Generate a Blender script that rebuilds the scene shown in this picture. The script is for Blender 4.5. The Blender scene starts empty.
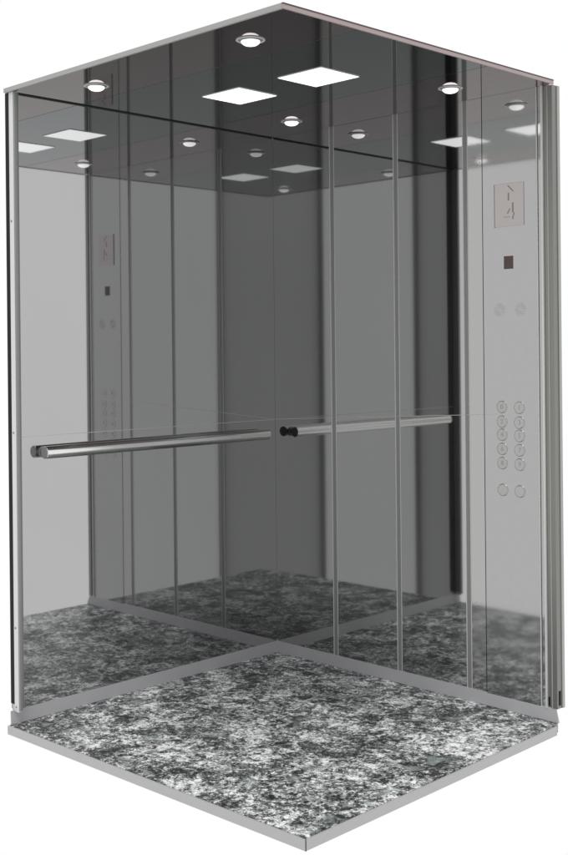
import bpy, bmesh, math, random
from mathutils import Vector, Matrix
random.seed(7)
scene = bpy.context.scene
COL = scene.collection

# ------------------------------------------------------------------ camera
CAM = Vector((3.6469, -3.6122, 1.3545)); YAW, PITCH, ROLL = -0.7817, -0.0017, -0.0097
FPX, SX, SY, W0, H0 = 1145.8, 284.34, 351.19, 568.0, 855.0
f = Vector((math.sin(YAW)*math.cos(PITCH), math.cos(YAW)*math.cos(PITCH), math.sin(PITCH)))
r0 = Vector((math.cos(YAW), -math.sin(YAW), 0)); u0 = r0.cross(f)
r = r0*math.cos(ROLL) + u0*math.sin(ROLL); u = u0*math.cos(ROLL) - r0*math.sin(ROLL)
cd = bpy.data.cameras.new('camera'); cam = bpy.data.objects.new('camera', cd); COL.objects.link(cam)
M = Matrix((r, u, -f)).transposed().to_4x4(); M.translation = CAM
cam.matrix_world = M
cd.sensor_fit = 'VERTICAL'; cd.sensor_height = 36.0
cd.lens = FPX/H0*36.0
cd.shift_x = (W0/2 - SX)/H0
cd.shift_y = (SY - H0/2)/H0
cd.clip_start = 0.05; cd.clip_end = 200
scene.camera = cam

# ------------------------------------------------------------------ light: a white studio surround and one soft key
wld = bpy.data.worlds.new("World"); scene.world = wld; wld.use_nodes = True
bg = wld.node_tree.nodes['Background']
bg.inputs[0].default_value = (1, 1, 1, 1); bg.inputs[1].default_value = 1.0
sd = bpy.data.lights.new('key_light', 'SUN'); sd.energy = 1.5; sd.angle = math.radians(24); sd.color = (1, .985, .96)
so = bpy.data.objects.new('key_light', sd); COL.objects.link(so)
so.rotation_euler = Vector((-0.24, 0.30, -1.0)).to_track_quat('-Z', 'Y').to_euler()
scene.view_settings.view_transform = 'Standard'; scene.view_settings.look = 'None'
scene.view_settings.exposure = 0; scene.view_settings.gamma = 1
scene.cycles.max_bounces = 14; scene.cycles.glossy_bounces = 10; scene.cycles.diffuse_bounces = 4
scene.cycles.sample_clamp_indirect = 6

# ------------------------------------------------------------------ materials
def mat(name, col, metal=0.0, rough=0.5, emit=None, spec=None):
    m = bpy.data.materials.new(name); m.use_nodes = True
    b = m.node_tree.nodes['Principled BSDF']
    b.inputs['Base Color'].default_value = (*col, 1)
    b.inputs['Metallic'].default_value = metal
    b.inputs['Roughness'].default_value = rough
    if spec is not None: b.inputs['Specular IOR Level'].default_value = spec
    if emit:
        b.inputs['Emission Color'].default_value = (*emit[0], 1); b.inputs['Emission Strength'].default_value = emit[1]
    return m

def brushed(name, col, rough, var=0.04, scale=(3, 3, 300), bump=0.0):
    """metal with a fine grain: procedural variation of roughness and tone"""
    m = mat(name, col, 1.0, rough)
    nt = m.node_tree; b = nt.nodes['Principled BSDF']
    tc = nt.nodes.new('ShaderNodeTexCoord'); mp = nt.nodes.new('ShaderNodeMapping')
    mp.inputs['Scale'].default_value = scale
    n = nt.nodes.new('ShaderNodeTexNoise'); n.inputs['Scale'].default_value = 1.0; n.inputs['Detail'].default_value = 4
    nt.links.new(tc.outputs['Object'], mp.inputs[0]); nt.links.new(mp.outputs[0], n.inputs['Vector'])
    mr = nt.nodes.new('ShaderNodeMapRange')
    mr.inputs[3].default_value = rough*0.7; mr.inputs[4].default_value = rough*1.3
    nt.links.new(n.outputs[0], mr.inputs[0]); nt.links.new(mr.outputs[0], b.inputs['Roughness'])
    mx = nt.nodes.new('ShaderNodeMapRange')
    mx.inputs[3].default_value = 1-var; mx.inputs[4].default_value = 1+var
    nt.links.new(n.outputs[0], mx.inputs[0])
    vm = nt.nodes.new('ShaderNodeVectorMath'); vm.operation = 'SCALE'; vm.inputs[0].default_value = col
    nt.links.new(mx.outputs[0], vm.inputs['Scale']); nt.links.new(vm.outputs[0], b.inputs['Base Color'])
    if bump:
        bp = nt.nodes.new('ShaderNodeBump'); bp.inputs['Strength'].default_value = bump; bp.inputs['Distance'].default_value = 0.0005
        nt.links.new(n.outputs[0], bp.inputs['Height']); nt.links.new(bp.outputs[0], b.inputs['Normal'])
    return m

MIRROR_A = brushed('mirror_steel', (.455, .455, .46), .026, .05, (1.6, 1.6, .9))
MIRROR_B = brushed('mirror_steel_panels', (.415, .42, .415), .032, .05, (1.6, 1.6, .9))
SATIN = brushed('satin_steel', (.405, .41, .405), .06, .03, (40, 40, 40))
SATIN_EDGE = brushed('satin_steel_edge', (.42, .42, .415), .045, .06, (160, 160, 160), .1)
GROOVE = mat('groove_steel', (.24, .245, .245), .3, .35)
GROOVE_EDGE = mat('polished_edge_steel', (.56, .565, .56), .1, .4)
DARKLINE = mat('dark_seam', (.035, .036, .036), .2, .5)
CEIL_WARM = brushed('dark_mirror_warm', (.245, .205, .20), .025, .03, (1.2, 1.2, 1.2))
CEIL_COOL = brushed('dark_mirror_cool', (.18, .203, .203), .025, .03, (1.2, 1.2, 1.2))
CEIL_TRIM = mat('ceiling_trim', (.34, .34, .33), .1, .5)
CEIL_TRIM_PINK = mat('ceiling_trim_rosy', (.37, .30, .30), .1, .5)
TRIMDARK = mat('trim_dark_line', (.06, .04, .042), .1, .5)
LINER = mat('jamb_liner_grey', (.17, .17, .167), 0, .5)
BLACK = mat('black_gasket', (.006, .006, .006), 0, .6, spec=.2)
JAMB = mat('jamb_pale', (.62, .62, .61), .2, .45)
JAMB_LIP = mat('jamb_lip_grey', (.36, .36, .345), .3, .45)
JAMB_GREY = brushed('jamb_grey', (.24, .245, .23), .35, .05, (60, 60, 4))
FLOOR_TRIM = brushed('floor_trim', (.42, .42, .42), .5, .04, (30, 30, 30))
FLOOR_TRIM.node_tree.nodes['Principled BSDF'].inputs['Metallic'].default_value = .2
SKIRT = mat('skirting_alu', (.41, .41, .425), .25, .42)
CHROME = brushed('handrail_chrome', (.80, .80, .79), .16, .05, (2, 400, 400))
CAPM = mat('rail_cap', (.34, .345, .34), .6, .4)
BRACKET = mat('bracket_dark', (.2, .2, .2), .5, .35)
BUTTON = brushed('button_steel', (.415, .415, .405), .22, .005, (60, 60, 60))
ENGRAVE = mat('engraved', (.34, .335, .33), .8, .3)
SPEAK = mat('speaker_slots', (.375, .375, .368), .95, .2)
PLATE = brushed('rosy_plate', (.405, .375, .37), .12, .03, (60, 60, 60))
PLATE_LINE = mat('rosy_engraving', (.30, .26, .258), .7, .45)
DISPLAY = mat('display_glass', (.075, .042, .042), 0, .3)
FLAG_GREY = mat('grey_flag', (.60, .60, .60), 0, .8, spec=.1)
HAIRLINE = mat('pale_hairline', (.50, .50, .44), .6, .35)
LIGHTFRAME = mat('lamp_frame_white', (.85, .85, .85), 0, .4)
LIGHT = mat('lamp_diffuser', (.9, .9, .9), 0, .5, ((1, 1, 1), 1.15))
BULB = mat('lamp_lens', (.9, .9, .9), 0, .4, ((1, .99, .98), 1.3))
RING = mat('lamp_ring_chrome', (.72, .73, .74), .5, .35)
GLASS = mat('lamp_glass_dish', (.35, .37, .37), .6, .15)
SCREW = mat('screw', (.2, .2, .2), .8, .4)
ROOF = mat('roof_sheet', (.3, .3, .3), .3, .5)

def granite():
    m = bpy.data.materials.new('granite'); m.use_nodes = True
    nt = m.node_tree; b = nt.nodes['Principled BSDF']; L = nt.links.new; N = nt.nodes.new
    tc = N('ShaderNodeTexCoord')
    mp = N('ShaderNodeMapping'); mp.inputs['Rotation'].default_value = (0, 0, math.radians(-45))
    mp.inputs['Scale'].default_value = (1.0, 1.0, 1.0)
    L(tc.outputs['Object'], mp.inputs[0])
    def noise(scale, detail, rough, dist, vec=mp.outputs[0], lac=2.0):
        n = N('ShaderNodeTexNoise'); n.inputs['Scale'].default_value = scale; n.inputs['Detail'].default_value = detail
        n.inputs['Roughness'].default_value = rough; n.inputs['Distortion'].default_value = dist
        n.inputs['Lacunarity'].default_value = lac; L(vec, n.inputs['Vector']); return n
    def ramp(src, stops):
        c = N('ShaderNodeValToRGB'); e = c.color_ramp.elements
        e[0].position, e[0].color = stops[0][0], (*stops[0][1], 1)
        e[1].position, e[1].color = stops[-1][0], (*stops[-1][1], 1)
        for p, q in stops[1:-1]:
            k = e.new(p); k.color = (*q, 1)
        L(src, c.inputs[0]); return c
    def math_(op, a, bb=None, v=None):
        k = N('ShaderNodeMath'); k.operation = op; L(a, k.inputs[0])
        if bb is not None: L(bb, k.inputs[1])
        if v is not None: k.inputs[1].default_value = v
        return k.outputs[0]
    big = noise(5.2, 3, .55, .6)           # clouds of pale and dark stone
    mid = noise(21, 8, .74, .9)           # feathery crystals
    fine = noise(66, 6, .8, 1.1)
    ridge = math_('ABSOLUTE', math_('SUBTRACT', noise(29, 7, .7, 1.0).outputs[0], v=.5))
    s = math_('MULTIPLY', mid.outputs[0], v=.9)
    s = math_('ADD', s, math_('MULTIPLY', big.outputs[0], v=.44))
    s = math_('ADD', s, math_('MULTIPLY', fine.outputs[0], v=.95))
    s = math_('SUBTRACT', s, math_('MULTIPLY', ridge, v=.9))
    mr = N('ShaderNodeMapRange'); mr.inputs[1].default_value = .90; mr.inputs[2].default_value = 1.31
    L(s, mr.inputs[0])
    g = .01
    c = ramp(mr.outputs[0], [(0.0, (.012, .013, .013)), (.28, (.035, .038, .038)), (.46, (.13, .14, .142)),
                             (.60, (.33, .345, .345)), (.78, (.78, .80, .80)), (1.0, (.95, .95, .95))])
    # blue-green feldspar patches
    pn = noise(13, 3, .5, .8)
    pr = ramp(pn.outputs[0], [(.57, (0, 0, 0)), (.68, (.5, .5, .5))])
    mx = N('ShaderNodeMix'); mx.data_type = 'RGBA'
    L(pr.outputs[0], mx.inputs['Factor']); L(c.outputs[0], mx.inputs['A']); mx.inputs['B'].default_value = (.33, .38, .38, 1)
    L(mx.outputs['Result'], b.inputs['Base Color'])
    b.inputs['Roughness'].default_value = .38; b.inputs['Specular IOR Level'].default_value = .35
    return m
GRANITE = granite()

# ------------------------------------------------------------------ mesh helpers
def bx(bm, x0, x1, y0, y1, z0, z1):
    v = [bm.verts.new(p) for p in ((x0,y0,z0),(x1,y0,z0),(x1,y1,z0),(x0,y1,z0),(x0,y0,z1),(x1,y0,z1),(x1,y1,z1),(x0,y1,z1))]
    for q in ((0,3,2,1),(4,5,6,7),(0,1,5,4),(1,2,6,5),(2,3,7,6),(3,0,4,7)): bm.faces.new([v[i] for i in q])
def prism(bm, poly, z0, z1):
    a = [bm.verts.new((x, y, z0)) for x, y in poly]; b = [bm.verts.new((x, y, z1)) for x, y in poly]
    n = len(poly); bm.faces.new(a[::-1]); bm.faces.new(b)
    for i in range(n): bm.faces.new((a[i], a[(i+1) % n], b[(i+1) % n], b[i]))
def lathe(bm, prof, axis='Z', seg=40, c=(0, 0, 0)):
    rings = []
    for rr, h in prof:
        ring = []
        for k in range(seg):
            a = 2*math.pi*k/seg; p, q = rr*math.cos(a), rr*math.sin(a)
            co = {'Z': (p, q, h), 'Y': (p, h, q), 'X': (h, p, q)}[axis]
            ring.append(bm.verts.new((co[0]+c[0], co[1]+c[1], co[2]+c[2])))
        rings.append(ring)
    for A, B in zip(rings, rings[1:]):
        for k in range(seg): bm.faces.new((A[k], A[(k+1) % seg], B[(k+1) % seg], B[k]))
    bm.faces.new(rings[0]); bm.faces.new(rings[-1][::-1])
def obj(name, bm, m, parent=None, smooth=False, bevel=0):
    me = bpy.data.meshes.new(name)
    bmesh.ops.recalc_face_normals(bm, faces=bm.faces)
    if bevel:
        bmesh.ops.bevel(bm, geom=bm.edges[:], offset=bevel, segments=2, affect='EDGES', profile=.6)
    bm.to_mesh(me); bm.free(); me.materials.append(m)
    o = bpy.data.objects.new(name, me); COL.objects.link(o)
    if parent: o.parent = parent
    if smooth:
        for p in me.polygons: p.use_smooth = True
        me.set_sharp_from_angle(angle=math.radians(32))
    return o
def box(name, m, parent, *d, bevel=0):
    bm = bmesh.new(); bx(bm, *d); return obj(name, bm, m, parent, bevel=bevel)
def thing(name, label, cat, loc=(0, 0, 0), group=None):
    o = bpy.data.objects.new(name, None); COL.objects.link(o); o.location = loc; o.empty_display_size = .1
    o['label'] = label; o['category'] = cat
    if group: o['group'] = group
    return o
def text(name, s, size, m, parent, loc, thick=.0006):
    """raised characters facing -y"""
    cu = bpy.data.curves.new(name, 'FONT'); cu.body = s; cu.size = size; cu.extrude = thick
    cu.align_x = 'CENTER'; cu.align_y = 'CENTER'; cu.resolution_u = 3
    t = bpy.data.objects.new('tmp', cu); COL.objects.link(t)
    bpy.context.view_layer.update()
    me = bpy.data.meshes.new_from_object(t.evaluated_get(bpy.context.evaluated_depsgraph_get()))
    bpy.data.objects.remove(t)
    me.transform(Matrix.Rotation(math.radians(90), 4, 'X')); me.name = name
    me.materials.clear(); me.materials.append(m)
    o = bpy.data.objects.new(name, me); COL.objects.link(o); o.parent = parent; o.location = loc
    return o

H = 2.3                       # clear height
ZB = 0.05                     # wall panels stop above the skirting
AL = 1.347                    # length of the mirror wall
BR = 1.43                     # length of the panelled wall

# ------------------------------------------------------------------ floor
fl = thing('cabin_floor', 'square black and white granite floor slab with a grey metal edge', 'floor')
FX, FY = 1.452, -1.33
t = .007
slab = [(0.0, 0.0), (0.0, -1.372), (FX-t, FY), (BR+.012, -.035), (BR+.002, 0)]
bm = bmesh.new(); prism(bm, slab, -.032, 0); obj('granite_slab', bm, GRANITE, fl)
def strip(name, p, q, off, m, z0, z1, parent, cutp=0, cutq=0):
    p = Vector(p); q = Vector(q); d = (q-p).normalized(); n = Vector((d.y, -d.x))
    p = p + d*cutp; q = q - d*cutq
    bm = bmesh.new(); prism(bm, [tuple(p), tuple(q), tuple(q+n*off), tuple(p+n*off)], z0, z1)
    return obj(name, bm, m, parent)
strip('edge_trim', (-.004, -1.3725), (FX, FY-.0005), .006, FLOOR_TRIM, -.033, -.002, fl, 0, .0015)
strip('edge_trim', (FX-t+.0008, FY-.006), (BR+.0128, -.035), .006, FLOOR_TRIM, -.033, -.002, fl, .0028, 0)
box('corner_joint', DARKLINE, fl, FX-.0008, FX+.0008, FY-.0068, FY-.0040, -.033, -.002)
box('underside', SCREW, fl, .0, FX-.02, -1.325, -.005, -.034, -.0325)

# ------------------------------------------------------------------ skirtings
def skirting(name, label, P):
    bm = bmesh.new(); v = [bm.verts.new(p) for p in P]
    for q in ((0, 1, 2), (5, 4, 3), (0, 3, 4, 1), (1, 4, 5, 2), (2, 5, 3, 0)): bm.faces.new([v[i] for i in q])
    o = obj(name, bm, SKIRT); o['label'] = label; o['category'] = 'skirting'; o['group'] = 'skirtings along the walls'
d = .008
skirting('skirting', 'grey metal skirting strip at the foot of the left mirror wall',
         [(0, -1.368, .001), (d, -1.368, .001), (0, -1.368, ZB-.001), (0, 0, .001), (d, -d, .001), (0, 0, ZB-.001)])
skirting('skirting', 'grey metal skirting strip at the foot of the right panelled wall',
         [(BR+.008, 0, .001), (BR+.008, -d, .001), (BR-.004, 0, ZB-.001), (0, 0, .001), (d, -d, .001), (0, 0, ZB-.001)])

# ------------------------------------------------------------------ left: mirror wall
lw = thing('mirror_wall', 'left wall, one wide plain sheet of mirror steel with a pale jamb at its outer end', 'wall')
box('mirror_panel', MIRROR_A, lw, -.022, 0, -AL, 0, ZB-.006, H+.011)
box('end_gasket', BLACK, lw, -.024, .0, -AL-.004, -AL-.0005, ZB+.02, H-.001)
box('back_sheet', SCREW, lw, -.026, -.0225, -AL, .026, ZB, H-.002)
jb = box('jamb', JAMB, lw, .0005, .028, -AL-.004, -AL+.008, ZB-.006, H-.0005, bevel=.001)
box('jamb_lip', GROOVE, lw, .0285, .036, -AL-.002, -AL+.008, ZB+.002, H-.0006)
box('jamb_liner', LINER, lw, .0006, .0365, -AL+.0085, -AL+.014, ZB+.01, H-.004)
for z in (.062, .35, 1.06, 1.83):
    bm = bmesh.new(); lathe(bm, [(.0035, -AL-.0055), (.0035, -AL-.0042)], 'Y', 16, (.012, 0, z)); obj('screw', bm, SCREW, jb)

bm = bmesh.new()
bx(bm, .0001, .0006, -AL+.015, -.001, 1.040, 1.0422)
obj('added_hairline', bm, HAIRLINE, lw)  # pale hairline added across the sheet, which has no joint here
# ------------------------------------------------------------------ right: panelled wall
rw = thing('panel_wall', 'right wall of upright polished steel panels divided by grey grooves', 'wall')
joints = [(.345, .366), (.694, .714), (1.037, 1.056)]
xs = 0.0005
for i, (a, b) in enumerate(joints):
    box('wall_panel', MIRROR_B, rw, xs, a-.003, 0, .02, ZB-.006, H+.011)
    box('panel_edge', GROOVE_EDGE, rw, a-.003, a, -.0006, .02, ZB-.006, H+.011)
    g = box('joint_groove', GROOVE, rw, a, b, .001, .02, ZB-.006, H+.011)
    box('panel_edge', GROOVE_EDGE, rw, b, b+.003, -.0006, .02, ZB-.006, H+.011)
    xs = b+.003
CL, CR = 1.127, 1.366
box('wall_panel', SATIN_EDGE, rw, xs, CL-.0035, 0, .02, ZB-.006, H+.011)
box('seam', DARKLINE, rw, CL-.0035, CL, .004, .02, ZB-.006, H+.011)
box('seam', DARKLINE, rw, CR, CR+.0045, .004, .02, ZB-.006, H+.011)
box('panel_edge', GROOVE_EDGE, rw, CR-.004, CR, -.0006, .02, ZB-.006, H+.011)
box('wall_panel', SATIN_EDGE, rw, CR+.0045, 1.383, 0, .02, ZB-.006, H+.011)
box('back_sheet', SCREW, rw, -.0225, 1.385, .0205, .026, ZB, H-.002)
box('jamb', JAMB, rw, 1.3832, 1.390, -.004, .02, ZB-.006, H+.011)
box('jamb_channel', JAMB_GREY, rw, 1.3902, 1.408, .003, .02, ZB-.003, H+.004)
box('jamb_lip', JAMB_LIP, rw, 1.4082, 1.4125, -.002, .02, ZB-.004, H-.002)
box('jamb_channel', JAMB_GREY, rw, 1.4127, BR, -.0005, .030, ZB-.003, H-.002)
box('jamb_back', JAMB_LIP, rw, BR-.012, BR+.003, .0302, .046, ZB-.004, H-.002)
box('slot', BLACK, rw, 1.392, 1.398, .0015, .0029, ZB+.003, ZB+.035)
box('slot', BLACK, rw, BR+.0002, BR+.0012, .010, .022, ZB+.008, ZB+.06)

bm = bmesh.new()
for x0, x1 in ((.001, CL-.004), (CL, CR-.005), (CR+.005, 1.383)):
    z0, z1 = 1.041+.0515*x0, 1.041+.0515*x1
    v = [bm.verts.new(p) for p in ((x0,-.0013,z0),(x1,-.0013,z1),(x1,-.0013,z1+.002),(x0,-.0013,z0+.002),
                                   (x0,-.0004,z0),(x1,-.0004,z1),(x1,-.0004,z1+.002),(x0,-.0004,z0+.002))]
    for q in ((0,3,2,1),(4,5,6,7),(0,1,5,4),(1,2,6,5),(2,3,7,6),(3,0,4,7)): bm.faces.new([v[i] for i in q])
obj('added_hairline', bm, HAIRLINE, rw)  # slanted pale hairline added over the panels, not a real joint

# ------------------------------------------------------------------ control panel in the right wall
cp = thing('control_panel', 'tall satin steel lift control panel with two columns of round floor buttons', 'control panel', (0, 0, 0))
box('faceplate', SATIN, cp, CL+.0002, CR-.0042, -.0006, .018, ZB-.006, H+.011)
yf = -.0008
def button(x, z, ch):
    bm = bmesh.new()
    lathe(bm, [(.0232, yf), (.0228, -.0016), (.0214, -.0024), (.0200, -.0025), (.0190, -.0022), (.0005, -.0022)], 'Y', 48)
    b = obj('button', bm, BUTTON, cp); b.location = (x, 0, z)
    if ch: text('numeral', ch, .026, ENGRAVE, b, (0, -.0023, 0))
    return b
rows = [1.131, 1.076, 1.027, .974, .921]
for k, z in enumerate(rows):
    button(1.205, z, str(2*k)); button(1.281, z-.001, str(2*k+1))
button(1.206, .821, None); button(1.281, .821, None)
for xc in (1.198, 1.290):
    bm = bmesh.new()
    for k in range(14):
        for rr, sz in ((.008, .0028), (.015, .0032), (.022, .0036)):
            a = 2*math.pi*k/14 + rr*24
            if rr < .01 and k % 2: continue
            cx, cz = rr*math.cos(a), rr*math.sin(a)
            e1 = Vector((math.cos(a+.6), math.sin(a+.6))); e2 = Vector((-e1.y, e1.x))
            vs = [bm.verts.new((cx + (e1.x*p+e2.x*q), yf-.0004, cz + (e1.y*p+e2.y*q))) for p, q in
                  ((-sz, -sz*.35), (sz, -sz*.35), (sz, sz*.35), (-sz, sz*.35))]
            bm.faces.new(vs)
    res = bmesh.ops.extrude_face_region(bm, geom=bm.faces[:])
    bmesh.ops.translate(bm, vec=(0, .0006, 0), verts=[v for v in res['geom'] if isinstance(v, bmesh.types.BMVert)])
    s = obj('speaker_grille', bm, SPEAK, cp); s.location = (xc, 0, 1.494)
# rosy pictogram plate
pl = box('pictogram_plate', PLATE, cp, 1.182, 1.309, -.0026, yf, 1.803, 1.963, bevel=.0006)
box('plate_edge', PLATE_LINE, pl, 1.1795, 1.1825, -.0030, yf, 1.802, 1.963)
bm = bmesh.new()
def stroke(x0, z0, x1, z1, w):
    a = Vector((x0, z0)); b = Vector((x1, z1)); dd = (b-a).normalized(); n = Vector((-dd.y, dd.x))*w/2
    P = [a-n, b-n, b+n, a+n]
    lo = [bm.verts.new((p.x, -.0031, p.y)) for p in P]; hi = [bm.verts.new((p.x, -.0027, p.y)) for p in P]
    bm.faces.new(lo); bm.faces.new(hi[::-1])
    for i in range(4): bm.faces.new((lo[i], lo[(i+1) % 4], hi[(i+1) % 4], hi[i]))
def px(u, v): return 1.182 + (u-80)/(475-80)*.127, 1.963 - (v-90)/(660-90)*.160
for (u0, v0, u1, v1, w) in ((262, 118, 338, 205, .004), (270, 215, 270, 320, .0055), (328, 350, 328, 480, .006),
                            (288, 428, 255, 490, .004), (340, 480, 345, 505, .004), (345, 505, 328, 535, .004), (328, 535, 330, 570, .005),
                            (205, 535, 290, 537, .002)):
    a = px(u0, v0); b = px(u1, v1); stroke(a[0], a[1], b[0], b[1], w)
obj('pictogram', bm, PLATE_LINE, pl)
box('indicator_window', DISPLAY, cp, 1.220, 1.260, -.0016, yf, 1.645, 1.693)

# ------------------------------------------------------------------ ceiling
ce = thing('cabin_ceiling', 'dark mirror ceiling of two brownish outer bands and a cooler grey middle band', 'ceiling', (0, 0, 0))
B1, B2 = -1.040, -.388
CFX, CFY = 1.412, -1.352
e = .0015
outer = [(0, .0), (0, -1.354), (CFX, CFY), (BR, 0)]
def edge_x(y): return CFX + (BR-CFX)*(y-CFY)/(0-CFY)
def band(name, y0, y1, m, yl=None):
    bm = bmesh.new(); prism(bm, [(0.002, y0 if yl is None else yl), (edge_x(y0), y0), (edge_x(y1), y1), (0.002, y1)], H, H+.012)
    return obj(name, bm, m, ce)
band('ceiling_panel', CFY, B1-e, CEIL_WARM, -1.354)
band('ceiling_panel', B1+e, B2-e, CEIL_COOL)
band('ceiling_panel', B2+e, -.002, CEIL_WARM)
box('panel_joint', CEIL_TRIM, ce, .002, 1.40, B1-e, B1+e, H+.001, H+.012)
box('panel_joint', CEIL_TRIM, ce, .002, 1.40, B2-e, B2+e, H+.001, H+.012)
box('roof_sheet', ROOF, ce, -.024, 1.405, -1.34, .024, H+.0121, H+.013)
strip('ceiling_edge', (-.014, -1.3548), (CFX+.002, CFY-.0006), .008, CEIL_TRIM, H-.002, H+.0135, ce, 0, .0008)
strip('ceiling_edge', (CFX+.0005, CFY-.009), (BR+.0015, -.0), .006, CEIL_TRIM_PINK, H-.002, H+.0100, ce, .0012, 0)
strip('edge_line', (CFX+.0015, CFY-.009), (BR+.0025, -.0), .006, TRIMDARK, H+.0103, H+.0140, ce, .0012, 0)
box('corner_seam', DARKLINE, ce, .0003, .0035, -1.35, -.004, H-.0045, H-.0005)

# ------------------------------------------------------------------ lamps
def downlight(x, y, label):
    t = thing('downlight', label, 'downlight', (x, y, H), 'round downlights in the ceiling'); t.scale = (.80, .80, .85)
    bm = bmesh.new(); lathe(bm, [(.056, -.0005), (.0565, -.0022), (.054, -.0035), (.050, -.0035), (.048, -.002), (.0475, -.0005)], 'Z', 48)
    obj('ring', bm, RING, t, smooth=True)
    bm = bmesh.new(); lathe(bm, [(.0470, -.0006), (.0470, -.002), (.040, -.0055), (.036, -.006)], 'Z', 40)
    obj('glass_dish', bm, GLASS, t, smooth=True)
    bm = bmesh.new(); lathe(bm, [(.0365, -.0062), (.0355, -.010), (.031, -.015), (.024, -.019), (.015, -.0215), (.006, -.0225), (.001, -.0226)], 'Z', 40)
    obj('lens', bm, BULB, t, smooth=True)
downlight(1.115, -1.195, 'glowing round downlight nearest the front corner of the ceiling')
downlight(.300, -1.178, 'glowing round downlight near the outer end of the left mirror wall')
downlight(1.140, -.215, 'glowing round downlight above the control panel wall')
downlight(.325, -.210, 'glowing round downlight nearest the back corner of the ceiling')
def lightpanel(x0, x1, y0, y1, label):
    cx, cy = (x0+x1)/2, (y0+y1)/2
    t = thing('ceiling_light', label, 'ceiling light', (cx, cy, H), 'square ceiling lights in the middle band')
    hx, hy = (x1-x0)/2, (y1-y0)/2
    bm = bmesh.new(); bx(bm, -hx, hx, -hy, hy, -.003, -.0006); obj('diffuser', bm, LIGHT, t)
    bm = bmesh.new(); w = .0018
    bx(bm, -hx-w, hx+w, -hy-w, -hy-.0002, -.0024, -.0005); bx(bm, -hx-w, hx+w, hy+.0002, hy+w, -.0024, -.0005)
    bx(bm, -hx-w, -hx-.0002, -hy, hy, -.0023, -.0005); bx(bm, hx+.0002, hx+w, -hy, hy, -.0023, -.0005)
    obj('frame', bm, LIGHTFRAME, t)
lightpanel(.828, 1.032, -.790, -.598, 'glowing white square ceiling light nearer the control panel side')
lightpanel(.428, .626, -.788, -.598, 'glowing white square ceiling light nearer the left mirror wall')

# ------------------------------------------------------------------ handrail
hr = thing('handrail', 'round polished chrome handrail running along the left mirror wall', 'handrail', (.036, 0, .981))
y0, y1, R = -1.236, -.085, .0235
bm = bmesh.new(); lathe(bm, [(R-.001, y0), (R, y0+.001), (R, y1-.001), (R-.001, y1)], 'Y', 64); obj('rail', bm, CHROME, hr, smooth=True)
for s, y in ((-1, y0), (1, y1)):
    bm = bmesh.new(); lathe(bm, [(R-.0035, y+s*.0002), (R-.002, y+s*.0012), (R-.0035, y+s*.0022)], 'Y', 48)
    obj('end_cap', bm, CAPM if s < 0 else BRACKET, hr, smooth=True)
    bm = bmesh.new(); lathe(bm, [(.013, -.0355), (.013, -.006)], 'X', 32, (0, y-s*.018, 0)); obj('bracket', bm, BRACKET, hr, smooth=True)
    bm = bmesh.new(); lathe(bm, [(.021, -.0358), (.021, -.032), (.019, -.031)], 'X', 36, (0, y-s*.018, 0)); obj('flange', bm, BRACKET, hr, smooth=True)

# ------------------------------------------------------------------ grey flags added behind the viewer to darken bands in the mirrors
def added_flag(label, cx, cy, w, h):
    t = thing('added_flag_panel', label, 'added_flag', (cx, cy, -.4), 'added grey flags mirrored in the steel')
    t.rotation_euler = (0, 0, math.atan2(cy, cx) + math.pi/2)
    bm = bmesh.new(); bx(bm, -w/2, w/2, -.01, .01, -2.6, h); obj('panel', bm, FLAG_GREY, t)
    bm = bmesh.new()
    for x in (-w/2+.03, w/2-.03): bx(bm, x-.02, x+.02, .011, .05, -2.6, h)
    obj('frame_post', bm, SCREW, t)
added_flag('tall added grey panel mirrored as the dark upright band at the back corner', 4.14, -4.05, 1.02, 6)
added_flag('slim added grey panel mirrored as the dark band beside the second groove', 3.03, -5.165, .42, 6)
